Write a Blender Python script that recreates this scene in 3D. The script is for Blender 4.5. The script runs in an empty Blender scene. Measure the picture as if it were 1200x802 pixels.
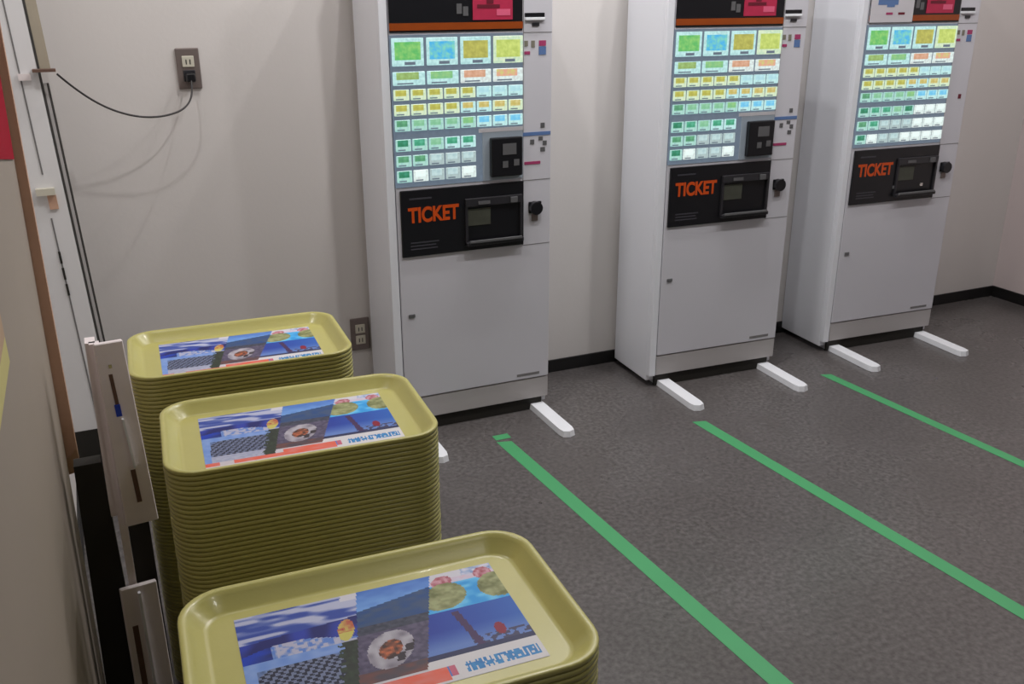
import bpy, bmesh, math, random
from mathutils import Vector, Matrix
random.seed(7)
SC = bpy.context.scene
COL = SC.collection
PI = math.pi

# ------------------------------------------------------------------ camera
cam_data = bpy.data.cameras.new('camera')
cam = bpy.data.objects.new('camera', cam_data)
COL.objects.link(cam)
cam.location = (-0.8057, -2.7316, 1.3819)
cam.rotation_euler = (1.21423, 0.00203, -0.42006)
cam_data.sensor_fit = 'HORIZONTAL'
cam_data.sensor_width = 36.0
cam_data.lens = 36.0 * 1107.2 / 1200.0
cam_data.clip_start = 0.02
SC.camera = cam

# ------------------------------------------------------------------ world, lamps, exposure
SC.view_settings.view_transform = 'Standard'
SC.view_settings.look = 'None'
SC.view_settings.exposure = -0.04
SC.view_settings.gamma = 1.0
SC.view_settings.use_curve_mapping = False
world = bpy.data.worlds.new('world')
SC.world = world
world.use_nodes = True
world.node_tree.nodes['Background'].inputs[0].default_value = (0.95, 0.93, 0.98, 1)
world.node_tree.nodes['Background'].inputs[1].default_value = 0.09
SC.cycles.max_bounces = 6

CEIL = 2.62
LAMPS = [  # x, y, watts, radius
    (0.13, -0.20, 7.0, 0.02), (0.64, -0.22, 6.5, 0.02), (1.06, -0.20, 7.0, 0.02),
    (-0.85, -0.80, 6.0, 0.03), (0.34, -0.95, 12.0, 0.04), (1.27, -0.95, 10.0, 0.04), (2.10, -1.0, 6.0, 0.06), (2.60, -0.60, 5.5, 0.03),  # last one: unseen lamp added to brighten the right wall
    (0.1, -2.7, 3.5, 0.10),  # unseen fill lamp added on the camera side to lift the steel plates
]
for (x, y, w, r) in LAMPS:
    ld = bpy.data.lights.new('ceiling_or_fill_lamp', 'AREA')
    ld.shape = 'DISK'
    ld.size = 2 * r
    ld.energy = w
    ld.color = (1.0, 0.985, 0.98)
    lo = bpy.data.objects.new('ceiling_or_fill_lamp', ld)
    COL.objects.link(lo)
    lo.location = (x, y, CEIL - 0.04)

# ------------------------------------------------------------------ helpers
def lin(c):
    return tuple(((v / 255.0) / 12.92 if v / 255.0 <= 0.04045 else ((v / 255.0 + 0.055) / 1.055) ** 2.4) for v in c) + (1.0,)

def mat(name, rgb, rough=0.5, metal=0.0, var=0.06, scale=20.0, bump=0.0, bump_scale=200.0, spec=0.5, coat=0.0):
    m = bpy.data.materials.new(name)
    m.use_nodes = True
    nt = m.node_tree
    b = nt.nodes['Principled BSDF']
    b.inputs['Roughness'].default_value = rough
    b.inputs['Metallic'].default_value = metal
    b.inputs['Specular IOR Level'].default_value = spec
    b.inputs['Coat Weight'].default_value = coat
    tc = nt.nodes.new('ShaderNodeTexCoord')
    n = nt.nodes.new('ShaderNodeTexNoise')
    n.inputs['Scale'].default_value = scale
    n.inputs['Detail'].default_value = 4
    nt.links.new(tc.outputs['Object'], n.inputs['Vector'])
    mx = nt.nodes.new('ShaderNodeMix')
    mx.data_type = 'RGBA'
    c = lin(rgb)
    mx.inputs[6].default_value = tuple(v * (1 - var) for v in c[:3]) + (1,)
    mx.inputs[7].default_value = tuple(min(1, v * (1 + var)) for v in c[:3]) + (1,)
    nt.links.new(n.outputs['Fac'], mx.inputs[0])
    nt.links.new(mx.outputs[2], b.inputs['Base Color'])
    if bump:
        n2 = nt.nodes.new('ShaderNodeTexNoise')
        n2.inputs['Scale'].default_value = bump_scale
        nt.links.new(tc.outputs['Object'], n2.inputs['Vector'])
        bp = nt.nodes.new('ShaderNodeBump')
        bp.inputs['Strength'].default_value = bump
        bp.inputs['Distance'].default_value = 0.002
        nt.links.new(n2.outputs['Fac'], bp.inputs['Height'])
        nt.links.new(bp.outputs['Normal'], b.inputs['Normal'])
    return m

def glow(name, rgb, strength=1.0, var=0.25, scale=90.0, rgb2=None):
    """Backlit plastic: really gives off light."""
    m = bpy.data.materials.new(name)
    m.use_nodes = True
    nt = m.node_tree
    b = nt.nodes['Principled BSDF']
    b.inputs['Base Color'].default_value = (0.05, 0.05, 0.05, 1)
    b.inputs['Roughness'].default_value = 0.3
    tc = nt.nodes.new('ShaderNodeTexCoord')
    n = nt.nodes.new('ShaderNodeTexNoise')
    n.inputs['Scale'].default_value = scale
    nt.links.new(tc.outputs['Object'], n.inputs['Vector'])
    rp = nt.nodes.new('ShaderNodeMapRange')
    rp.inputs[1].default_value = 0.35
    rp.inputs[2].default_value = 0.65
    nt.links.new(n.outputs['Fac'], rp.inputs[0])
    mx = nt.nodes.new('ShaderNodeMix')
    mx.data_type = 'RGBA'
    c = lin(rgb)
    c2 = lin(rgb2) if rgb2 else tuple(v * (1 - var) for v in c[:3]) + (1,)
    mx.inputs[6].default_value = c
    mx.inputs[7].default_value = c2
    nt.links.new(rp.outputs[0], mx.inputs[0])
    nt.links.new(mx.outputs[2], b.inputs['Emission Color'])
    b.inputs['Emission Strength'].default_value = strength
    return m

def add_box(bm, x0, x1, y0, y1, z0, z1, bevel=0.0, mi=0, segs=2):
    vs = [bm.verts.new(p) for p in [(x0,y0,z0),(x1,y0,z0),(x1,y1,z0),(x0,y1,z0),(x0,y0,z1),(x1,y0,z1),(x1,y1,z1),(x0,y1,z1)]]
    fs = [bm.faces.new([vs[i] for i in f]) for f in [(0,3,2,1),(4,5,6,7),(0,1,5,4),(1,2,6,5),(2,3,7,6),(3,0,4,7)]]
    for f in fs:
        f.material_index = mi
    if bevel:
        es = list({e for f in fs for e in f.edges})
        bmesh.ops.bevel(bm, geom=es, offset=bevel, segments=segs, affect='EDGES', profile=0.5)
    return vs

def add_hexa(bm, pts, mi=0):
    """pts: 4 bottom corners then 4 top corners."""
    vs = [bm.verts.new(p) for p in pts]
    for f in [(0,3,2,1),(4,5,6,7),(0,1,5,4),(1,2,6,5),(2,3,7,6),(3,0,4,7)]:
        bm.faces.new([vs[i] for i in f]).material_index = mi

def add_cyl(bm, c, r, depth, axis='Z', seg=20, r2=None, mi=0):
    g = bmesh.ops.create_cone(bm, cap_ends=True, segments=seg, radius1=r, radius2=r if r2 is None else r2, depth=depth)
    rot = {'Z': Matrix(), 'X': Matrix.Rotation(PI/2, 4, 'Y'), 'Y': Matrix.Rotation(PI/2, 4, 'X')}[axis]
    bmesh.ops.transform(bm, matrix=Matrix.Translation(c) @ rot, verts=g['verts'])
    for f in {f for v in g['verts'] for f in v.link_faces}:
        f.material_index = mi

def obj(name, bm, mats, parent=None, loc=None, smooth=False, label=None):
    bmesh.ops.recalc_face_normals(bm, faces=bm.faces)
    me = bpy.data.meshes.new(name)
    bm.to_mesh(me)
    bm.free()
    for m in (mats if isinstance(mats, (list, tuple)) else [mats]):
        me.materials.append(m)
    if smooth:
        for p in me.polygons:
            p.use_smooth = True
    return link(name, me, parent, loc, label)

def link(name, me, parent=None, loc=None, label=None):
    o = bpy.data.objects.new(name, me)
    COL.objects.link(o)
    if parent:
        o.parent = parent
    if loc:
        o.location = loc
    if label:
        o['label'] = label
    return o

def box(name, b, m, parent=None, bevel=0.0, label=None):
    bm = bmesh.new()
    add_box(bm, *b, bevel=bevel)
    return obj(name, bm, m, parent, label=label)

def tag(o, label, cat, group=None):
    o['label'] = label
    o['category'] = cat
    if group:
        o['group'] = group
    return o

def thing(name, label, cat, loc=(0, 0, 0), rz=0.0, group=None):
    o = bpy.data.objects.new(name, None)
    o.empty_display_size = 0.05
    COL.objects.link(o)
    o.location = loc
    o.rotation_euler = (0, 0, rz)
    return tag(o, label, cat, group)

def struct(o):
    o['kind'] = 'structure'
    return o

def text_mesh(name, body, size, m, parent, loc, thick=0.0004, scale_x=1.0, label=None, bold=0.0):
    cu = bpy.data.curves.new(name, 'FONT')
    cu.body = body
    cu.size = size
    cu.extrude = thick
    cu.offset = bold
    tmp = bpy.data.objects.new(name, cu)
    COL.objects.link(tmp)
    dg = bpy.context.evaluated_depsgraph_get()
    me = bpy.data.meshes.new_from_object(tmp.evaluated_get(dg))
    bpy.data.objects.remove(tmp)
    me.transform(Matrix.Rotation(PI/2, 4, 'X') @ Matrix.Diagonal((scale_x, 1, 1, 1)))
    me.materials.clear()
    me.materials.append(m)
    return link(name, me, parent, loc, label)

def tube(name, pts, r, m, parent=None, seg=8):
    cu = bpy.data.curves.new(name, 'CURVE')
    cu.dimensions = '3D'
    cu.bevel_depth = r
    cu.bevel_resolution = 2
    sp = cu.splines.new('NURBS')
    sp.points.add(len(pts) - 1)
    for q, p in zip(sp.points, pts):
        q.co = (*p, 1)
    sp.use_endpoint_u = True
    sp.order_u = 4
    tmp = bpy.data.objects.new(name, cu)
    COL.objects.link(tmp)
    dg = bpy.context.evaluated_depsgraph_get()
    me = bpy.data.meshes.new_from_object(tmp.evaluated_get(dg))
    bpy.data.objects.remove(tmp)
    me.materials.clear()
    me.materials.append(m)
    for p in me.polygons:
        p.use_smooth = True
    return link(name, me, parent)

# ------------------------------------------------------------------ materials
M_WALL = mat('wall_paint', (218, 213, 210), 0.75, var=0.02, scale=1.5, bump=0.12, bump_scale=90)
M_WALL_R = mat('wall_paint_warm', (222, 209, 208), 0.75, var=0.02, scale=1.5, bump=0.12, bump_scale=90)
M_CEIL = mat('ceiling_paint', (205, 203, 200), 0.85, var=0.02, scale=3)
M_BASE = mat('black_vinyl_base', (26, 25, 25), 0.45, var=0.1)
M_CAB = mat('white_enamel', (232, 234, 240), 0.32, var=0.015, scale=2)
M_CAB_DOOR = mat('grey_white_enamel', (208, 207, 214), 0.28, var=0.015, scale=2)
M_KICK = mat('grey_enamel', (182, 178, 178), 0.35, var=0.02)
M_BLACK = mat('black_plastic', (22, 22, 26), 0.3, var=0.08)
M_BLACK2 = mat('charcoal_plastic', (44, 43, 47), 0.35, var=0.1)
M_GREYP = mat('grey_plastic', (96, 96, 98), 0.4, var=0.08)
M_SLOTIN = mat('slot_interior', (74, 76, 66), 0.5, var=0.2, scale=60)
M_ORANGE = mat('orange_trim', (150, 68, 16), 0.35, var=0.15, scale=30)
M_TEXT = mat('orange_lettering', (208, 78, 16), 0.4, var=0.05)
M_TEXTDIM = mat('dim_lettering', (66, 65, 72), 0.4, var=0.05)
M_PINK = mat('crimson_print', (182, 40, 76), 0.5, var=0.1, scale=60)
M_PINKDARK = mat('dark_red_print', (105, 18, 40), 0.5, var=0.1)
M_PINKLT = mat('light_pink_print', (222, 96, 130), 0.5, var=0.1)
M_PANEL = glow('button_panel_backlight', (112, 128, 146), 0.75, var=0.12, scale=60)
M_MOUNT = mat('blue_grey_panel', (160, 172, 184), 0.4)
M_FOOT = mat('white_foot_enamel', (235, 237, 242), 0.4, var=0.02)
M_TAPE = mat('green_tape', (72, 158, 102), 0.5, var=0.06, scale=9)
M_STICK_B = mat('blue_sticker', (92, 122, 172), 0.5)
M_STICK_R = mat('magenta_sticker', (168, 60, 106), 0.5)
M_STICK_G = mat('olive_sticker', (128, 124, 110), 0.5)
M_STICK_W = mat('white_sticker', (206, 203, 208), 0.5)
M_STEEL = mat('brushed_steel', (240, 230, 230), 0.42, metal=0.0, var=0.12, scale=14)
M_STEEL_DK = mat('dark_steel', (72, 70, 68), 0.5, metal=0.3, var=0.2, scale=40)
M_CHROME = mat('chrome_edge', (225, 222, 218), 0.15, metal=0.9, var=0.05)
M_RUST = mat('brown_stain', (104, 78, 66), 0.6, var=0.3, scale=40)
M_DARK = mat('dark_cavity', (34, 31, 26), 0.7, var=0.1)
M_POST = mat('white_post_paint', (226, 225, 226), 0.5, var=0.03, scale=8)
M_POSTLINE = mat('grey_groove', (120, 118, 118), 0.6, var=0.1)
M_BEIGE = mat('beige_panel', (160, 149, 138), 0.6, var=0.05, scale=3, bump=0.05, bump_scale=20)
M_BROWN = mat('brown_wood_edge', (200, 160, 136), 0.55, var=0.12, scale=12)
M_BATTEN = mat('pale_wood', (170, 160, 142), 0.6, var=0.06)
M_RED = mat('red_poster', (158, 10, 40), 0.85, var=0.04, spec=0.15)
M_CREAM = mat('cream_print', (188, 160, 132), 0.6, var=0.08, scale=12)
M_YELLOW = mat('yellow_print', (205, 196, 130), 0.6, var=0.06)
M_OUTLET = mat('outlet_steel', (128, 116, 112), 0.4, metal=0.35, var=0.1)
M_IVORY = mat('ivory_socket', (205, 200, 184), 0.5, var=0.04)
M_CORD = mat('dark_cord', (50, 46, 46), 0.5, var=0.05)
M_TRAY = mat('olive_yellow_frp', (180, 174, 101), 0.3, var=0.035, scale=60, bump=0.04, bump_scale=300, coat=0.2)

# floor: dark speckled vinyl, faint worn sheen
def floor_mat():
    m = bpy.data.materials.new('speckled_vinyl_floor')
    m.use_nodes = True
    nt = m.node_tree
    b = nt.nodes['Principled BSDF']
    tc = nt.nodes.new('ShaderNodeTexCoord')
    n1 = nt.nodes.new('ShaderNodeTexNoise'); n1.inputs['Scale'].default_value = 75; n1.inputs['Detail'].default_value = 5
    n2 = nt.nodes.new('ShaderNodeTexNoise'); n2.inputs['Scale'].default_value = 2.2; n2.inputs['Detail'].default_value = 4
    for n in (n1, n2):
        nt.links.new(tc.outputs['Object'], n.inputs['Vector'])
    r1 = nt.nodes.new('ShaderNodeValToRGB')
    r1.color_ramp.elements[0].position = 0.32; r1.color_ramp.elements[0].color = lin((76, 72, 71))
    r1.color_ramp.elements[1].position = 0.70; r1.color_ramp.elements[1].color = lin((106, 102, 101))
    nt.links.new(n1.outputs['Fac'], r1.inputs[0])
    r2 = nt.nodes.new('ShaderNodeValToRGB')
    r2.color_ramp.elements[0].position = 0.35; r2.color_ramp.elements[0].color = (0.84, 0.83, 0.83, 1)
    r2.color_ramp.elements[1].position = 0.70; r2.color_ramp.elements[1].color = (1.08, 1.08, 1.09, 1)
    nt.links.new(n2.outputs['Fac'], r2.inputs[0])
    mx = nt.nodes.new('ShaderNodeMix'); mx.data_type = 'RGBA'; mx.blend_type = 'MULTIPLY'
    mx.inputs[0].default_value = 1.0
    nt.links.new(r1.outputs[0], mx.inputs[6]); nt.links.new(r2.outputs[0], mx.inputs[7])
    nt.links.new(mx.outputs[2], b.inputs['Base Color'])
    mr = nt.nodes.new('ShaderNodeMapRange')
    mr.inputs[3].default_value = 0.34; mr.inputs[4].default_value = 0.22
    nt.links.new(n2.outputs['Fac'], mr.inputs[0])
    nt.links.new(mr.outputs[0], b.inputs['Roughness'])
    bp = nt.nodes.new('ShaderNodeBump'); bp.inputs['Strength'].default_value = 0.12; bp.inputs['Distance'].default_value = 0.001
    nt.links.new(n1.outputs['Fac'], bp.inputs['Height']); nt.links.new(bp.outputs['Normal'], b.inputs['Normal'])
    return m

# ------------------------------------------------------------------ the setting
WY = 0.295        # back wall face
XL, XR = -0.972, 3.09
YF = -5.0
struct(box('floor', (XL - 0.4, XR + 0.3, YF, WY + 0.1, -0.05, 0.0), floor_mat()))
struct(box('ceiling', (XL - 0.4, XR + 0.3, YF, WY + 0.1, CEIL, CEIL + 0.05), M_CEIL))
struct(box('wall_back', (XL - 0.1, XR + 0.2, WY, WY + 0.08, 0.0, CEIL), M_WALL))
struct(box('wall_left', (XL - 0.08, XL, YF, WY, 0.0, CEIL), M_WALL))
# right wall stands very slightly askew
bm = bmesh.new()
add_hexa(bm, [(3.07, WY, 0), (3.16, YF, 0), (3.26, YF, 0), (3.17, WY, 0), (3.07, WY, CEIL), (3.16, YF, CEIL), (3.26, YF, CEIL), (3.17, WY, CEIL)])
struct(obj('wall_right', bm, M_WALL_R))
struct(box('baseboard_back', (XL, 3.07, WY - 0.008, WY, 0.0, 0.05), M_BASE, bevel=0.002))
struct(box('baseboard_left', (XL, XL + 0.008, -0.9, WY - 0.008, 0.0, 0.06), M_BASE, bevel=0.002))
bm = bmesh.new()
add_hexa(bm, [(3.062, WY - .008, 0), (3.152, YF, 0), (3.16, YF, 0), (3.07, WY - .008, 0), (3.062, WY - .008, .05), (3.152, YF, .05), (3.16, YF, .05), (3.07, WY - .008, .05)])
struct(obj('baseboard_right', bm, M_BASE))

# ------------------------------------------------------------------ ticket machines
PALE = {'c': glow('backlit_pale_cyan', (196, 238, 236), 1.0, scale=120, rgb2=(170, 214, 214)),
        'm': glow('backlit_pale_green', (176, 222, 208), 1.0, scale=120, rgb2=(150, 200, 196)),
        'y': glow('backlit_pale_yellow', (220, 236, 200), 1.0, scale=120, rgb2=(190, 220, 190)),
        'w': glow('backlit_white', (226, 244, 240), 1.0, scale=120, rgb2=(205, 214, 212)),
        'd': glow('backlit_dim', (176, 196, 196), 1.0, scale=120, rgb2=(160, 182, 182))}
def G(n, a, b):
    return glow('backlit_' + n, a, 1.0, scale=70, rgb2=b)
ICON = {'green_picture': G('green_picture', (84, 184, 96), (140, 204, 110)), 'blue_picture': G('blue_picture', (60, 176, 232), (128, 212, 190)),
        'ochre_picture': G('ochre_picture', (166, 164, 72), (192, 190, 90)), 'lime_picture': G('lime_picture', (180, 200, 92), (206, 222, 120)),
        'leaf': G('leaf', (140, 170, 92), (160, 196, 120)), 'mint': G('mint', (122, 190, 130), (150, 202, 130)),
        'salmon': G('salmon', (206, 152, 120), (224, 178, 150)), 'peach': G('peach', (226, 160, 140), (206, 206, 120)),
        'mustard': G('mustard', (176, 172, 72), (200, 200, 96)), 'amber': G('amber', (196, 178, 92), (218, 204, 140)),
        'forest': G('forest', (74, 142, 104), (104, 176, 130)), 'sea': G('sea', (124, 190, 146), (150, 206, 170)),
        'jade': G('jade', (50, 150, 112), (90, 184, 150)), 'sky': G('sky', (104, 194, 236), (140, 214, 240)),
        'deep': G('deep', (26, 122, 84), (60, 150, 120)), 'clear': G('clear', (196, 222, 222), (170, 200, 204)),
        'white': G('white', (236, 255, 252), (240, 250, 248)), 'ice': G('ice', (170, 218, 226), (190, 232, 238))}

BTN = {}
def button_mesh(w, h, icon, pale, big=False):
    k = (round(w, 4), round(h, 4), icon, pale)
    if k not in BTN:
        bm = bmesh.new()
        add_box(bm, 0, w, -0.006, 0, 0, h, bevel=0.0012, mi=0, segs=1)
        if big:
            add_box(bm, 0.08*w, 0.90*w, -0.0068, -0.0055, 0.22*h, 0.86*h, mi=1)
            add_box(bm, 0.38*w, 0.72*w, -0.0066, -0.0055, 0.04*h, 0.15*h, mi=2)
        else:
            add_box(bm, 0.10*w, 0.80*w, -0.0068, -0.0055, 0.42*h, 0.96*h, mi=1)
            add_box(bm, 0.12*w, 0.62*w, -0.0066, -0.0055, 0.08*h, 0.18*h, mi=2)
        me = bpy.data.meshes.new('button')
        bmesh.ops.recalc_face_normals(bm, faces=bm.faces)
        bm.to_mesh(me); bm.free()
        me.materials.append(PALE[pale]); me.materials.append(ICON[icon]); me.materials.append(M_PANEL)
        BTN[k] = me
    return BTN[k]

SHARED = {}
def shared_box(name, b, m, parent, bevel=0.0, label=None):
    """boxes alike on all the machines share one mesh"""
    k = (name, b, m.name)
    if k not in SHARED:
        bm = bmesh.new(); add_box(bm, *b, bevel=bevel)
        o = obj(name, bm, m, parent, label=label)
        SHARED[k] = o.data
        return o
    return link(name, SHARED[k], parent, label=label)

def ticket_machine(loc, rz, label, with_reader=True, notices=False):
    t = thing('ticket_machine', label, 'ticket machine', loc, rz, 'ticket vending machines along the back wall')
    H, W, D = 1.60, 0.55, 0.272
    B = lambda n, b, m, p=t, bv=0.0, l=None: shared_box(n, b, m, p, bv, l)
    bm = bmesh.new()
    add_box(bm, 0, W, 0.022, D, 0.022, H, bevel=0.003)
    obj('cabinet_body', bm, M_CAB, t)
    B('side_frame', (0.0, 0.026, 0.0, 0.0215, 0.045, H - 0.002), M_CAB, bv=0.002)
    door = B('door', (0.029, W, 0.0, 0.0215, 0.124, H - 0.002), M_CAB_DOOR, bv=0.003)
    B('kick_plate', (0.029, W, 0.003, 0.0215, 0.046, 0.121), M_KICK, bv=0.002)
    B('base_recess', (0.03, W - 0.02, 0.012, 0.0218, 0.001, 0.044), M_DARK)
    # feet: white flat bars reaching forward over the floor
    for fx in (0.068, 0.512):
        bm = bmesh.new()
        w = 0.027
        prof = [(-w, 0.20), (-w, -0.215), (-w * 0.8, -0.238), (0, -0.246), (w * 0.8, -0.238), (w, -0.215), (w, 0.20)]
        lo = [bm.verts.new((fx + a, b, 0.001)) for a, b in prof]
        hi = [bm.verts.new((fx + a * 0.88, b if b > 0 else b * 0.985, 0.021)) for a, b in prof]
        bm.faces.new(lo[::-1]); bm.faces.new(hi)
        for i in range(len(prof)):
            j = (i + 1) % len(prof)
            bm.faces.new([lo[i], lo[j], hi[j], hi[i]])
        obj('foot', bm, M_FOOT, t)
    # seams on the right-hand strip of the door
    for z in (1.262, 0.812, 0.600):
        B('seam', (0.452, 0.548, -0.0006, 0.001, z - 0.001, z + 0.001), M_POSTLINE, door)
    B('seam', (0.4505, 0.4525, -0.0006, 0.001, 0.60, 1.56), M_POSTLINE, door)
    # black header with orange trim
    hd = B('header_screen', (0.030, 0.448, -0.003, 0.004, 1.268, 1.56), M_BLACK, bv=0.001)
    B('orange_stripe', (0.030, 0.448, -0.0045, -0.0025, 1.274, 1.294), M_ORANGE, hd)
    B('emblem', (0.236, 0.252, -0.0045, -0.0025, 1.318, 1.346), M_GREYP, hd)
    B('emblem', (0.256, 0.272, -0.0045, -0.0025, 1.312, 1.338), M_GREYP, hd)
    sg = B('pink_notice', (0.286, 0.414, -0.0055, -0.0035, 1.300, 1.42), M_PINK, hd, 0, 'crimson notice with darker and lighter blocks on the black header')
    B('notice_mark', (0.300, 0.372, -0.0062, -0.005, 1.333, 1.343), M_PINKDARK, hd)
    B('notice_mark', (0.330, 0.352, -0.0062, -0.005, 1.345, 1.372), M_PINKDARK, hd)
    B('notice_mark', (0.362, 0.406, -0.0062, -0.005, 1.312, 1.330), M_PINKLT, hd)
    if notices:
        nt = B('taped_notice', (0.030, 0.224, -0.0062, -0.0045, 1.270, 1.45), M_STICK_W, hd, 0, 'pale notice sheets taped over the left half of the header')
        for (x0, x1, z0, z1, m) in [(0.06, 0.15, 1.330, 1.352, M_STICK_B), (0.10, 0.135, 1.322, 1.330, M_STICK_B), (0.10, 0.13, 1.296, 1.304, M_STICK_R), (0.155, 0.185, 1.296, 1.304, M_PINKDARK)]:
            B('notice_line', (x0, x1, -0.0068, -0.006, z0, z1), m, hd)
    # lit panel of buttons
    pn = B('button_panel', (0.029, 0.449, -0.002, 0.004, 0.822, 1.262), M_PANEL)
    def row(z0, z1, n, icons, pales, x0=0.0335, x1=0.447, gap=0.0075, big=False):
        pitch = (x1 - x0 + gap) / n
        for i in range(n):
            me = button_mesh(pitch - gap, z1 - z0, icons[i], pales[i], big)
            link('button', me, t, (x0 + i * pitch, -0.002, z0))
    row(1.176, 1.254, 4, ['green_picture', 'blue_picture', 'ochre_picture', 'lime_picture'], ['c', 'c', 'c', 'y'], big=True, gap=0.010)
    row(1.122, 1.160, 4, ['leaf', 'mint', 'salmon', 'peach'], ['c', 'c', 'w', 'w'])
    x5 = 0.0335 + 5 * 0.0521 - 0.0055
    row(1.079, 1.110, 8, ['mustard'] * 5 + ['ice'] * 3, ['y'] * 5 + ['c'] * 3, gap=0.0055)
    row(1.035, 1.067, 8, ['mustard'] * 4 + ['amber'] * 4, ['y'] * 4 + ['c', 'c', 'y', 'y'], gap=0.0055)
    row(0.990, 1.023, 8, ['forest', 'sea', 'sea', 'sea', 'mint', 'sky', 'sky', 'sky'], ['m', 'm', 'm', 'm', 'm', 'c', 'c', 'c'], gap=0.0055)
    if with_reader:
        row(0.931, 0.966, 5, ['deep', 'jade', 'sea', 'jade', 'jade'], ['m', 'm', 'm', 'c', 'c'], x1=x5, gap=0.0055)
        row(0.885, 0.918, 5, ['forest', 'forest', 'clear', 'clear', 'clear'], ['m', 'm', 'd', 'd', 'd'], x1=x5, gap=0.0055)
        row(0.838, 0.873, 5, ['deep', 'white', 'clear', 'clear', 'white'], ['m', 'w', 'd', 'd', 'w'], x1=x5, gap=0.0055)
        B('reader_mount', (0.312, 0.449, -0.004, -0.0015, 0.822, 0.984), M_MOUNT, bv=0.001)
        rd = B('card_reader', (0.334, 0.441, -0.022, -0.004, 0.834, 0.955), M_BLACK, bv=0.004)
        rd['label'] = 'black card reader with small display and two keys'
        B('reader_screen', (0.372, 0.418, -0.0235, -0.0215, 0.902, 0.936), M_GREYP, rd)
        B('reader_key', (0.372, 0.390, -0.0235, -0.0215, 0.862, 0.882), M_GREYP, rd)
        B('reader_key', (0.410, 0.428, -0.0235, -0.0215, 0.866, 0.886), M_GREYP, rd)
        B('notice_strip', (0.300, 0.449, -0.0045, -0.002, 0.972, 0.984), M_STICK_W)
    else:
        row(0.936, 0.970, 8, ['deep', 'jade', 'jade', 'sea', 'deep', 'white', 'white', 'white'], ['m', 'm', 'm', 'm', 'm', 'w', 'w', 'w'], gap=0.0055)
        row(0.886, 0.920, 8, ['forest', 'jade', 'clear', 'clear', 'clear', 'white', 'white', 'white'], ['m', 'm', 'd', 'd', 'd', 'w', 'w', 'w'], gap=0.0055)
        row(0.836, 0.870, 8, ['deep', 'white', 'clear', 'clear', 'white', 'white', 'white', 'white'], ['m', 'w', 'd', 'd', 'w', 'w', 'w', 'w'], gap=0.0055)
    # black ticket panel
    tp = B('ticket_panel', (0.040, 0.452, -0.006, 0.004, 0.604, 0.812), M_BLACK, bv=0.002)
    text_mesh('lettering', 'TICKET', 0.064, M_TEXT, t, (0.063, -0.0062, 0.713), scale_x=0.775, label='orange word TICKET', bold=0.0022)
    for (x0, x1, z0, z1) in [(0.068, 0.14, 0.783, 0.788), (0.068, 0.16, 0.646, 0.650), (0.068, 0.15, 0.636, 0.640), (0.068, 0.155, 0.626, 0.630)]:
        B('small_print', (x0, x1, -0.0066, -0.0055, z0, z1), M_TEXTDIM, tp)
    bm = bmesh.new()
    x0, x1, z0, z1 = 0.248, 0.444, 0.622, 0.772
    add_box(bm, x0, x1, -0.016, -0.005, z1 - 0.026, z1, bevel=0.002)
    add_box(bm, x0, x0 + 0.008, -0.014, -0.005, z0, z1 - 0.02)
    add_box(bm, x1 - 0.008, x1, -0.014, -0.005, z0, z1 - 0.02)
    add_box(bm, x0, x1, -0.026, -0.005, z0, z0 + 0.012, bevel=0.002)
    obj('tray_surround', bm, M_BLACK2, tp)
    B('change_tray', (0.257, 0.335, -0.0085, -0.0055, 0.684, 0.738), M_SLOTIN, tp, 0.001)
    B('tray_lip', (0.256, 0.436, -0.030, -0.024, 0.632, 0.640), M_GREYP, tp, 0.001)
    B('coin_slot', (0.290, 0.330, -0.0185, -0.0155, 0.752, 0.762), M_GREYP, tp)
    B('return_button', (0.400, 0.424, -0.021, -0.0155, 0.749, 0.767), M_GREYP, tp, 0.001)
    if not with_reader:  # small blocks added as the bright glints at the coin slot
        B('coin_glint', (0.240, 0.252, -0.009, -0.0055, 0.654, 0.666), M_GREYP, tp, 0.001)
        B('coin_glint', (0.372, 0.386, -0.012, -0.0055, 0.656, 0.668), M_CHROME, tp, 0.001)
    # bill slot, stickers, lock on the right-hand strip
    sl = B('bill_slot', (0.456, 0.521, -0.004, 0.001, 1.306, 1.318), M_BLACK)
    B('slot_lip', (0.456, 0.521, -0.008, 0.0, 1.297, 1.305), M_FOOT, sl, 0.001)
    B('indicator', (0.480, 0.504, -0.003, 0.001, 1.280, 1.290), M_BLACK2)
    for b_, m_ in [((0.455, 0.467, 1.222, 1.238), M_STICK_G), ((0.478, 0.490, 1.218, 1.238), M_STICK_G), ((0.455, 0.474, 1.198, 1.207), M_STICK_R),
                   ((0.504, 0.528, 1.222, 1.238), M_STICK_R), ((0.504, 0.528, 1.196, 1.220), M_STICK_B)]:
        B('sticker', (b_[0], b_[1], -0.0012, 0.001, b_[2], b_[3]), m_)
    if with_reader:
        B('blue_strip', (0.442, 0.547, -0.0012, 0.001, 0.952, 0.963), M_STICK_B)
        B('magenta_strip', (0.456, 0.512, -0.0012, 0.001, 0.862, 0.871), M_STICK_R)
        for (x0, x1, z0, z1) in [(0.512, 0.526, 0.975, 0.990), (0.505, 0.520, 0.936, 0.948), (0.520, 0.534, 0.920, 0.934), (0.476, 0.490, 0.925, 0.940), (0.512, 0.528, 0.900, 0.914)]:
            B('pictogram', (x0, x1, -0.0012, 0.001, z0, z1), M_GREYP)
    else:
        B('sticker', (0.508, 0.522, -0.0012, 0.001, 0.985, 1.002), M_PINKDARK)
    bm = bmesh.new()
    add_cyl(bm, (0.492, -0.010, 0.722), 0.021, 0.022, 'Y', 24)
    add_box(bm, 0.470, 0.516, -0.006, 0.0, 0.704, 0.742, bevel=0.003)
    lk = obj('lock', bm, M_BLACK, t)
    B('lock_plate', (0.482, 0.504, -0.003, 0.0, 0.678, 0.700), M_OUTLET)
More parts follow.
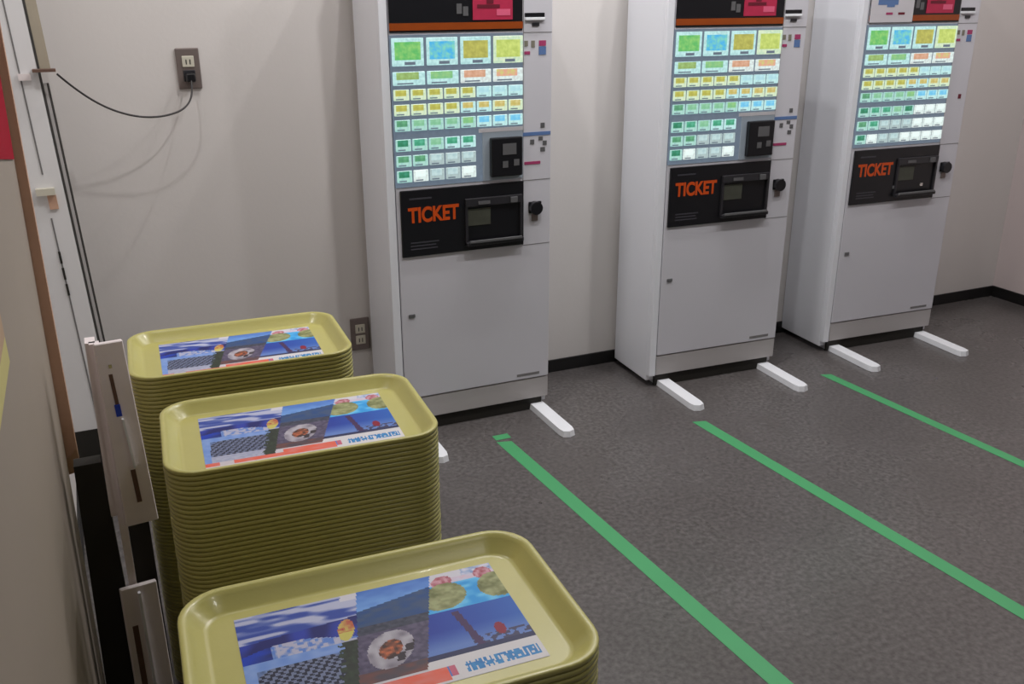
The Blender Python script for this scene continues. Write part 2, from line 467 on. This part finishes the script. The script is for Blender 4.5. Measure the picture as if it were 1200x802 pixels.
    bm = bmesh.new()
    add_box(bm, 0.052, 0.074, -0.004, 0.0, 0.404, 0.416, bevel=0.002)
    obj('door_catch', bm, M_GREYP, t)
    B('rating_label', (0.430, 0.515, -0.0008, 0.001, 0.136, 0.145), M_POSTLINE, t)
    return t

ticket_machine((0, 0, 0), 0.0, 'ticket machine closest to the tray stacks, leftmost of the three')
ticket_machine((0.9639, 0.0004, 0), -0.0394, 'middle ticket machine of the three, with a card reader beside its buttons')
ticket_machine((1.7952, 0.0202, 0), -0.046, 'far right ticket machine without card reader, pale notices taped on header', False, True)

# ------------------------------------------------------------------ green queue lines on the floor
def tape(label, x0, y0, x1, y1, w, ragged=False):
    d = Vector((x1 - x0, y1 - y0)).normalized()
    n = Vector((-d.y, d.x)) * (w / 2)
    bm = bmesh.new()
    N = 26
    top, bot = [], []
    for i in range(N + 1):
        s = i / N
        px, py = x0 + (x1 - x0) * s, y0 + (y1 - y0) * s
        jag = 0.0
        if i == 0:
            jag = 0.008
        a = (px + n.x + d.x * jag * (1 if i == 0 else 0), py + n.y + d.y * jag)
        b = (px - n.x - d.x * jag * (1 if i == 0 else 0), py - n.y - d.y * jag)
        top.append([bm.verts.new((a[0], a[1], 0.0009)), bm.verts.new((b[0], b[1], 0.0009))])
        bot.append([bm.verts.new((a[0], a[1], 0.0002)), bm.verts.new((b[0], b[1], 0.0002))])
    for i in range(N):
        bm.faces.new([top[i][0], top[i][1], top[i+1][1], top[i+1][0]])
        bm.faces.new([top[i][0], top[i+1][0], bot[i+1][0], bot[i][0]])
        bm.faces.new([top[i][1], bot[i][1], bot[i+1][1], top[i+1][1]])
    bm.faces.new([top[0][0], bot[0][0], bot[0][1], top[0][1]])
    if ragged:   # torn scrap at the head of the line
        add_box(bm, x0 - 0.020, x0 + 0.034, y0 + 0.018, y0 + 0.052, 0.0002, 0.0009)
    return tag(obj('floor_tape', bm, M_TAPE), label, 'floor tape', 'green queue lines on the floor')
tape('green floor tape line nearest the tray stacks, with a torn scrap at its head', 0.300, -0.185, 0.442, -2.60, 0.047, True)
tape('green floor tape line in front of the middle ticket machine', 0.968, -0.318, 1.135, -2.60, 0.045)
tape('green floor tape line in front of the far right ticket machine', 1.652, -0.165, 1.810, -2.60, 0.040)

# ------------------------------------------------------------------ tray stacks
TL, TB, RC = 0.42, 0.276, 0.052
def rr(L, B, rc, z, seg=7):
    P = []
    for sx, sy, t0 in [(1, 1, 0), (-1, 1, 90), (-1, -1, 180), (1, -1, 270)]:
        for k in range(seg + 1):
            t = math.radians(t0 + 90.0 * k / seg)
            P.append((sx * (L / 2 - rc) + rc * math.cos(t), sy * (B / 2 - rc) + rc * math.sin(t), z))
    return P
def tray_mesh():
    # rings from the middle of the inner floor, over the rim, to the underside
    prof = [(0.031, -0.0200), (0.0275, -0.0197), (0.0245, -0.0180), (0.0120, -0.0050), (0.0085, -0.0014), (0.0060, -0.0002), (0.0022, 0.0), (0.0006, -0.0008), (0.0, -0.0022),
            (0.0002, -0.0062), (0.0016, -0.0067), (0.0075, -0.0072), (0.0150, -0.0125), (0.0265, -0.0218), (0.031, -0.0225)]
    bm = bmesh.new()
    rings = []
    for ins, z in prof:
        rings.append([bm.verts.new(p) for p in rr(TL - 2 * ins, TB - 2 * ins, max(0.014, RC - ins * 0.9), z)])
    n = len(rings[0])
    for a, b in zip(rings, rings[1:]):
        for i in range(n):
            j = (i + 1) % n
            bm.faces.new([a[i], b[i], b[j], a[j]])
    bm.faces.new(rings[0]); bm.faces.new(rings[-1][::-1])
    bmesh.ops.recalc_face_normals(bm, faces=bm.faces)
    me = bpy.data.meshes.new('tray')
    bm.to_mesh(me); bm.free()
    me.materials.append(M_TRAY)
    for p in me.polygons:
        p.use_smooth = len(p.vertices) == 4
    return me
TRAY = tray_mesh()

# printed sheet: painted per small face (a flat colour print)
def hash2(a, b, s=0):
    v = math.sin(a * 127.1 + b * 311.7 + s * 74.7) * 43758.5453
    return v - math.floor(v)
def vnoise(x, y, s=0):
    xi, yi = math.floor(x), math.floor(y)
    fx, fy = x - xi, y - yi
    fx, fy = fx * fx * (3 - 2 * fx), fy * fy * (3 - 2 * fy)
    a, b, c, d = hash2(xi, yi, s), hash2(xi + 1, yi, s), hash2(xi, yi + 1, s), hash2(xi + 1, yi + 1, s)
    return (a * (1 - fx) + b * fx) * (1 - fy) + (c * (1 - fx) + d * fx) * fy
def mixc(a, b, t):
    t = max(0.0, min(1.0, t))
    return tuple(p + (q - p) * t for p, q in zip(a, b))
def ell(x, y, cx, cy, rx, ry):
    return ((x - cx) / rx) ** 2 + ((y - cy) / ry) ** 2
GLYPHS = [hash2(i, j, 9) > 0.45 for j in range(5) for i in range(60)]
def paint(x, y):
    """x -0.153..0.153, y -0.1..0.1 in metres on the sheet -> sRGB"""
    n = vnoise(x * 260, y * 260, 1)
    n2 = vnoise(x * 90, y * 160, 2)
    c1 = -0.033 + 0.195 * y
    c2 = 0.047 + 0.297 * y
    WHT = (204, 202, 212)
    if y < (-0.074 if x > -0.036 else -0.084) and x < 0.045:       # lower red bar
        if y < -0.096:
            return (206, 200, 204)
        if -0.132 < x < -0.112:
            return (196, 188, 196)
        return mixc((222, 92, 66), (214, 120, 112), n2)
    if x < c1:
        if y > 0.010:                  # snow mountains
            v = (y - 0.010) / 0.09
            u = (x + 0.153) / (c1 + 0.153)
            if ell(u, v, 0.90, 0.24, 0.075, 0.22) < 1:
                return mixc((176, 60, 62), (196, 186, 96), 1.0 if v < 0.2 else n)
            ridge = 0.62 + 0.25 * math.sin(u * 5.2 + 0.6) * u
            st = vnoise(u * 5 + v * 3, v * 16, 4)
            if v > 0.86 - 0.25 * u * 0 and u > 0.86:
                return WHT
            if v > 0.40 + 0.10 * u:
                return mixc((52, 74, 158), (178, 182, 208), (st - 0.32) * 3.2)
            if v > 0.16 + 0.12 * math.sin(u * 4):
                return mixc((28, 34, 104), (44, 62, 164), (vnoise(u * 6, v * 5, 5) - .3) * 2)
            if u < 0.25 and v > 0.0:
                return mixc((24, 62, 184), (30, 34, 70), n2 * (u * 4))
            return mixc((176, 176, 198), (92, 128, 200), (n - .35) * 3)
        else:                          # lattice-like dark foreground on pale blue
            v = (0.010 - y) / 0.095
            u = (x + 0.153) / (c1 + 0.153)
            if u > 0.80 + 0.1 * n:
                return mixc((52, 66, 50), (40, 44, 40), n)
            if v < 0.16 or u < 0.10:
                return mixc((104, 140, 208), (132, 160, 214), n2)
            if y < -0.062 :
                return mixc((176, 178, 196), (150, 156, 184), n)
            if ell(u, v, 0.5, 0.5, 0.46, 0.42) < 1:
                k = (int(math.floor((x + y * .3) * 210)) + int(math.floor(y * 210))) % 2
                return (112, 122, 152) if k else (34, 38, 58)
            return mixc((70, 90, 130), (120, 146, 200), n)
    if x < c2 and not (y < -0.061 and x > 0.029):
        v = (0.1 - y) / 0.184
        u = (x - c1) / (c2 - c1)
        if v < 0.22 - 0.10 * u:
            return mixc((66, 108, 190), (110, 156, 218), v * 4 + n2 * .4)
        if v < 0.38:
            return mixc((32, 70, 128), (60, 80, 116), n2 * 1.3)
        if v < 0.47:
            return mixc((44, 48, 66), (78, 80, 96), n)
        e = ell(u, v, 0.46, 0.66, 0.36, 0.19)
        if e < 0.22:
            return mixc((194, 104, 66), (60, 40, 38), n * 1.4 - .2)
        if e < 0.85:
            return mixc((176, 172, 182), (120, 114, 126), (vnoise(x * 120, y * 120, 6) - .2) * 1.4) if hash2(int(u*9), int(v*14), 3) > .15 else (52, 44, 52)
        if v > 0.93:
            return (196, 192, 200)
        if v > 0.82:
            return mixc((118, 70, 64), (76, 66, 76), n2 * 1.3)
        return mixc((66, 60, 84), (100, 92, 118), n)
    if y > 0.022:                      # flowers against cyan
        v = (0.1 - y) / 0.078
        u = (x - c2) / (0.153 - c2)
        if ell(u, v, 0.20, 0.62, 0.30, 0.34) < 1 or ell(u, v, 0.95, 0.60, 0.28, 0.34) < 1:
            return mixc((104, 108, 64), (158, 162, 118), n2 + (n - .5) * .6)
        if ell(u, v, 0.18, 0.24, 0.16, 0.16) < 1 or ell(u, v, 0.82, 0.22, 0.14, 0.16) < 1:
            return mixc((156, 72, 86), (206, 160, 172), n)
        if v < 0.18:
            return mixc((120, 148, 196), (208, 206, 222), n * 1.4) if u > 0.5 else WHT
        if v < 0.32:
            return mixc((206, 180, 196), (196, 200, 222), n)
        return mixc((44, 150, 220), (104, 190, 234), (n2 - .2) * 1.5)
    if y > -0.060:
        v = (0.022 - y) / 0.082
        u = (x - 0.03) / 0.123
        if v > 0.90:
            return (40, 44, 84)
        if abs(u - (0.42 + 0.10 * v)) < 0.035 and v > .05:
            return (66, 40, 84)
        if ell(u, v, 0.74, 0.66, 0.05, 0.14) < 1:
            return (132, 24, 50)
        if v > 0.72 and n > .42 and u > .45:
            return (62, 60, 92)
        return mixc(mixc((30, 52, 150), (38, 92, 178), u), (96, 126, 190), (v - 0.42) * 2.6)
    # white caption strip with blue lettering and a small mark
    if -0.092 < y < -0.074:
        gx = int((x - 0.03) / 0.0022)
        if 0.034 < x < 0.054:
            return (74, 120, 190) if (x < 0.047) else (190, 96, 120)
        if 0.064 < x < 0.148:
            gy = int((y + 0.092) / 0.0036)
            if GLYPHS[(gy * 60 + gx) % len(GLYPHS)] or gx % 5 in (1, 3):
                return mixc((38, 112, 178), (60, 140, 196), n)
    return (208, 205, 208)

def sheet_mesh():
    nx, ny = 176, 116
    x0, x1, y0, y1 = -0.153, 0.153, -0.1, 0.1
    me = bpy.data.meshes.new('printed_sheet')
    vs = [(x0 + (x1 - x0) * i / nx, y0 + (y1 - y0) * j / ny, 0) for j in range(ny + 1) for i in range(nx + 1)]
    fs = [(j * (nx + 1) + i, j * (nx + 1) + i + 1, (j + 1) * (nx + 1) + i + 1, (j + 1) * (nx + 1) + i) for j in range(ny) for i in range(nx)]
    nv = len(vs)
    vs += [(x0, y0, -0.0003), (x1, y0, -0.0003), (x1, y1, -0.0003), (x0, y1, -0.0003)]
    fs.append((nv + 3, nv + 2, nv + 1, nv))
    me.from_pydata(vs, [], fs)
    at = me.color_attributes.new('print', 'FLOAT_COLOR', 'CORNER')
    for p in me.polygons:
        if len(p.vertices) == 4 and p.index < nx * ny:
            i, j = p.index % nx, p.index // nx
            c = lin(paint(x0 + (x1 - x0) * (i + .5) / nx, y0 + (y1 - y0) * (j + .5) / ny))
        else:
            c = (.6, .6, .6, 1)
        for li in p.loop_indices:
            at.data[li].color = c
    m = bpy.data.materials.new('printed_paper')
    m.use_nodes = True
    a = m.node_tree.nodes.new('ShaderNodeAttribute')
    a.attribute_name = 'print'
    b = m.node_tree.nodes['Principled BSDF']
    b.inputs['Roughness'].default_value = 0.45
    b.inputs['Specular IOR Level'].default_value = 0.25
    m.node_tree.links.new(a.outputs['Color'], b.inputs['Base Color'])
    me.materials.append(m)
    return me
SHEET = sheet_mesh()

PITCH = 0.0080
def stack(x, y, ztop, rz, where, top_label):
    n = int((ztop - 0.0225 - 0.001) / PITCH) + 1
    for k in range(n):
        z = ztop - k * PITCH
        o = link('tray', TRAY, None, (x + (random.uniform(-.0004, .0004) if k else 0), y + (random.uniform(-.0004, .0004) if k else 0), z))
        o.rotation_euler = (0, 0, rz + (random.uniform(-.001, .001) if k else 0))
        if k == 0:
            tag(o, top_label, 'tray', 'trays in the %s stack' % where)
            s = link('printed_sheet', SHEET, o, (0.002, 0.001, -0.0196), 'glossy print of blue and white tourist pictures with a red bar')
            s.scale = (1.0, 0.94, 1.0)
        else:
            tag(o, 'olive-yellow cafeteria tray nested below the top of the %s stack' % where, 'tray', 'trays in the %s stack' % where)
    bottom = ztop - (n - 1) * PITCH - 0.0225
    return bottom
stack(-0.582, -0.876, 0.719, -0.041, 'back', 'olive-yellow tray on top of the back stack, nearest the wall outlet')
stack(-0.556, -1.313, 0.732, -0.056, 'middle', 'olive-yellow tray on top of the middle stack')
stack(-0.584, -1.894, 0.737, -0.039, 'front', 'olive-yellow tray on top of the front stack, nearest the camera')

# ------------------------------------------------------------------ steel upright beside the trays
t = thing('steel_upright', 'grey steel upright with two long cover plates left of the tray stacks', 'metal post', (-0.83, -1.10, 0))
def Lx(x, y, z): return (x + 0.83, y + 1.10, z)
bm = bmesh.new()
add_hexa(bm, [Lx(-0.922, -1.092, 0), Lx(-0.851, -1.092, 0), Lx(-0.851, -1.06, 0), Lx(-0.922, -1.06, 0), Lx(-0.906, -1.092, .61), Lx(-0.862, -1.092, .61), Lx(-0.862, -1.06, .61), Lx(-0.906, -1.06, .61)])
obj('shade_panel', bm, M_DARK, t)  # dark panel added to stand for the shaded gap left of the upright
bm = bmesh.new()
add_hexa(bm, [Lx(-0.861, -1.092, .50), Lx(-0.8505, -1.092, .50), Lx(-0.8505, -1.06, .50), Lx(-0.861, -1.06, .50), Lx(-0.856, -1.092, .83), Lx(-0.84, -1.092, .83), Lx(-0.84, -1.06, .83), Lx(-0.856, -1.06, .83)])
obj('upper_channel', bm, M_STEEL, t)
bm = bmesh.new()
add_hexa(bm, [Lx(-0.850, -1.10, 0), Lx(-0.839, -1.10, 0), Lx(-0.839, -1.085, 0), Lx(-0.850, -1.085, 0), Lx(-0.850, -1.10, .83), Lx(-0.834, -1.10, .83), Lx(-0.834, -1.085, .83), Lx(-0.850, -1.085, .83)])
obj('edge_strip', bm, M_STEEL, t)
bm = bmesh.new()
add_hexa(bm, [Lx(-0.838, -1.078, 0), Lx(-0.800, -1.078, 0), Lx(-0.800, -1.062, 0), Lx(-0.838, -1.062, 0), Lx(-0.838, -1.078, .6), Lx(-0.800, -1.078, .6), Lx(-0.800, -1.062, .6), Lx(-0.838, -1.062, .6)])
obj('shade_backing', bm, M_DARK, t)  # dark body added behind the plates, standing for the shade between them
PLX, PLY = -0.80, -1.112      # the plates are turned towards the room: their left edge stands forward
def ply(x):
    return PLY + (x - PLX) * 0.10
def plate(xl0, xr0, z0, xl1, xr1, z1):
    bm = bmesh.new()
    th = 0.010
    add_hexa(bm, [Lx(xl0, ply(xl0), z0), Lx(xr0, ply(xr0), z0), Lx(xr0 - .002, ply(xr0) + th, z0), Lx(xl0 - .002, ply(xl0) + th, z0),
                  Lx(xl1, ply(xl1), z1), Lx(xr1, ply(xr1), z1), Lx(xr1 - .002, ply(xr1) + th, z1), Lx(xl1 - .002, ply(xl1) + th, z1)])
    bmesh.ops.bevel(bm, geom=list(bm.edges), offset=0.0015, segments=1, affect='EDGES')
    return obj('cover_plate', bm, M_STEEL, t)
def strip_on(name, p, m, x0, z0, x1, z1, w, th=0.004):
    bm = bmesh.new()
    def q(x, z, d):
        return Lx(x + d * 0.10, ply(x) - d * 0.99, z)
    add_hexa(bm, [q(x0, z0, th), q(x0 + w, z0, th), q(x0 + w, z0, -.001), q(x0, z0, -.001), q(x1, z1, th), q(x1 + w, z1, th), q(x1 + w, z1, -.001), q(x1, z1, -.001)])
    return obj(name, bm, m, p)
p1 = plate(-0.838, -0.783, 0.486, -0.842, -0.797, 0.834)
strip_on('slot', p1, M_RUST, -0.824, 0.722, -0.827, 0.778, 0.006, 0.001)
strip_on('screw', p1, M_CHROME, -0.825, 0.790, -0.825, 0.796, 0.005, 0.003)
strip_on('blue_tag', p1, mat('blue_plastic_tag', (40, 70, 190), 0.5), -0.825, 0.700, -0.826, 0.722, 0.009, 0.002)
strip_on('handle_bar', p1, M_FOOT, -0.811, 0.600, -0.818, 0.695, 0.0035, 0.007)
strip_on('slot', p1, M_RUST, -0.814, 0.53, -0.817, 0.595, 0.008, 0.001)
p2 = plate(-0.868, -0.800, 0.004, -0.866, -0.803, 0.362)
strip_on('handle_bar', p2, M_FOOT, -0.836, 0.10, -0.838, 0.350, 0.0045, 0.007)
strip_on('slot', p2, M_RUST, -0.856, 0.10, -0.856, 0.28, 0.010, 0.001)

# ------------------------------------------------------------------ white leaning post in the left corner
YP = 0.10
def post_x(z):
    return -0.837 - 0.0478 * z
def zz(z):
    return 1.182 - (1.203 - z) * 1.127
t = thing('white_post', 'white painted folding-gate post leaning in the left corner', 'post', (-0.87, YP + 0.02, 0))
def Px(x, y, z): return (x + 0.87, y - YP - 0.02, z)
ZT = 1.9
def post_bar(name, m, o0, o1, z0, z1, y0, y1, parent=None, o0t=None, o1t=None):
    """bar running along the leaning right edge of the post, o = offset from that edge"""
    a, b = post_x(z0), post_x(z1)
    t0, t1 = (o0 if o0t is None else o0t), (o1 if o1t is None else o1t)
    bm = bmesh.new()
    add_hexa(bm, [Px(a + o0, y0, z0), Px(a + o1, y0, z0), Px(a + o1, y1, z0), Px(a + o0, y1, z0), Px(b + t0, y0, z1), Px(b + t1, y0, z1), Px(b + t1, y1, z1), Px(b + t0, y1, z1)])
    return obj(name, bm, m, parent or t)
post_bar('panel_edge', M_POST, -0.1240, 0.0, 0.001, ZT, YP, YP + 0.04, o0t=-0.035)
F = YP - 0.0003
post_bar('groove', M_POSTLINE, -0.045, -0.041, 0.92, ZT, F - .001, F)
post_bar('groove', M_POSTLINE, -0.048, -0.044, 0.19, 0.80, F - .001, F)
post_bar('baseboard_shade', M_DARK, -0.122, -0.001, 0.002, 0.16, F - .002, F)  # dark face standing for baseboard and shade at the foot of the post
for z0 in (0.578, 0.625, 0.672):
    post_bar('keyhole', M_DARK, -0.049, -0.043, z0, z0 + 0.034, F - .0025, F - .0011)
post_bar('latch', M_IVORY, -0.068, -0.022, 0.866, 0.884, F - .018, F)
post_bar('latch_hole', M_BROWN, -0.044, -0.022, 0.825, 0.865, F - .006, F)
post_bar('upper_bracket', M_STEEL, -0.048, -0.018, 1.165, 1.182, F - .008, F - .0012)
post_bar('dark_edge', M_STEEL_DK, 0.0005, 0.006, 0.001, ZT, YP + .010, YP + .03)
post_bar('side_rail', M_KICK, 0.0065, 0.0145, 0.001, 1.155, YP + .012, YP + .03)
post_bar('rail_edge', M_STEEL_DK, 0.015, 0.020, 0.001, 1.155, YP + .012, YP + .03)
post_bar('upper_batten', M_BATTEN, 0.0065, 0.032, 1.19, ZT, YP + .012, YP + .03)
bm = bmesh.new()
add_box(bm, -0.905 + 0.87, -0.850 + 0.87, -0.052, -0.0205, 1.186, 1.193)
obj('hook_bar', bm, M_RUST, t)

# ------------------------------------------------------------------ beige partition panel at the left edge
t = thing('partition_panel', 'beige partition panel with brown wooden edge along the left edge of view', 'partition', (-0.935, -1.8, 0))
def Qx(x, y, z): return (x + 0.935, y + 1.8, z)
bm = bmesh.new()
add_hexa(bm, [Qx(-0.965, -2.75, 0), Qx(-0.932, -2.75, 0), Qx(-0.932, -0.905, 0), Qx(-0.965, -0.905, 0), Qx(-0.965, -2.75, 1.9), Qx(-0.914, -2.75, 1.9), Qx(-0.914, -0.905, 1.9), Qx(-0.965, -0.905, 1.9)])
obj('panel', bm, M_BEIGE, t)
bm = bmesh.new()
add_hexa(bm, [Qx(-0.965, -0.904, 0.50), Qx(-0.906, -0.904, 0.56), Qx(-0.906, -0.880, 0.50), Qx(-0.965, -0.880, 0.50), Qx(-0.965, -0.904, 1.9), Qx(-0.906, -0.904, 1.9), Qx(-0.906, -0.880, 1.9), Qx(-0.965, -0.880, 1.9)])
obj('edge_trim', bm, M_BROWN, t)
bm = bmesh.new()
add_hexa(bm, [(-0.9215, -1.40, 1.188), (-0.9185, -1.40, 1.188), (-0.9185, -0.945, 1.119), (-0.9215, -0.945, 1.119), (-0.918, -1.40, 1.55), (-0.913, -1.40, 1.55), (-0.913, -0.955, 1.50), (-0.918, -0.955, 1.50)])
tag(obj('poster', bm, M_RED), 'plain red poster hung slightly crooked on the beige partition panel', 'poster')
bm = bmesh.new()
add_box(bm, -0.9225, -0.9190, -1.95, -1.60, 1.022, 1.085)
add_box(bm, -0.9225, -0.9190, -1.95, -1.60, 0.992, 1.0215, mi=1)
tag(obj('poster', bm, [M_CREAM, M_YELLOW]), 'cream and yellow poster below the red one on the partition', 'poster')

# ------------------------------------------------------------------ wall outlets and cord
def outlet(x, z, label, plugged):
    t = thing('wall_outlet', label, 'outlet', (x, WY, z))
    box('cover_plate', (-0.033, 0.033, -0.008, 0, -0.058, 0.058), M_OUTLET, t, bevel=0.003)
    box('socket_face', (-0.017, 0.017, -0.011, -0.007, 0.004, 0.036), M_IVORY, t, bevel=0.002)
    box('socket_face', (-0.017, 0.017, -0.011, -0.007, -0.036, -0.004), M_IVORY if not plugged else M_BLACK2, t, bevel=0.002)
    for z0 in ((0.012,) if plugged else (0.012, -0.028)):
        for xx in (-0.007, 0.004):
            box('slot', (xx, xx + 0.003, -0.0114, -0.0105, z0, z0 + 0.014), M_BLACK, t)
    return t
outlet(-0.498, 1.168, 'steel-plated wall outlet high on the wall with a dark cord plugged in', True)
outlet(-0.034, 0.268, 'steel-plated wall outlet low on the wall beside the leftmost ticket machine', False)
cd = thing('power_cord', 'thin dark power cord sagging from the wall outlet to the white post', 'cord', (-0.498, 0.275, 1.14))
def Cx(x, y, z): return (x + 0.498, y - 0.275, z - 1.14)
bm = bmesh.new()
add_box(bm, -0.013, 0.013, -0.020, 0.008, -0.008, 0.016, bevel=0.004)
obj('plug', bm, M_BLACK, cd)
CORD_PTS = [(-0.498, 0.262, 1.142), (-0.499, 0.235, 1.105), (-0.515, 0.205, 1.072), (-0.560, 0.178, 1.052), (-0.630, 0.155, 1.046), (-0.700, 0.135, 1.063), (-0.77, 0.115, 1.100), (-0.822, 0.092, 1.150), (-0.848, 0.074, 1.180)]
tube('cable', [Cx(*p) for p in CORD_PTS], 0.0028, M_CORD, cd)
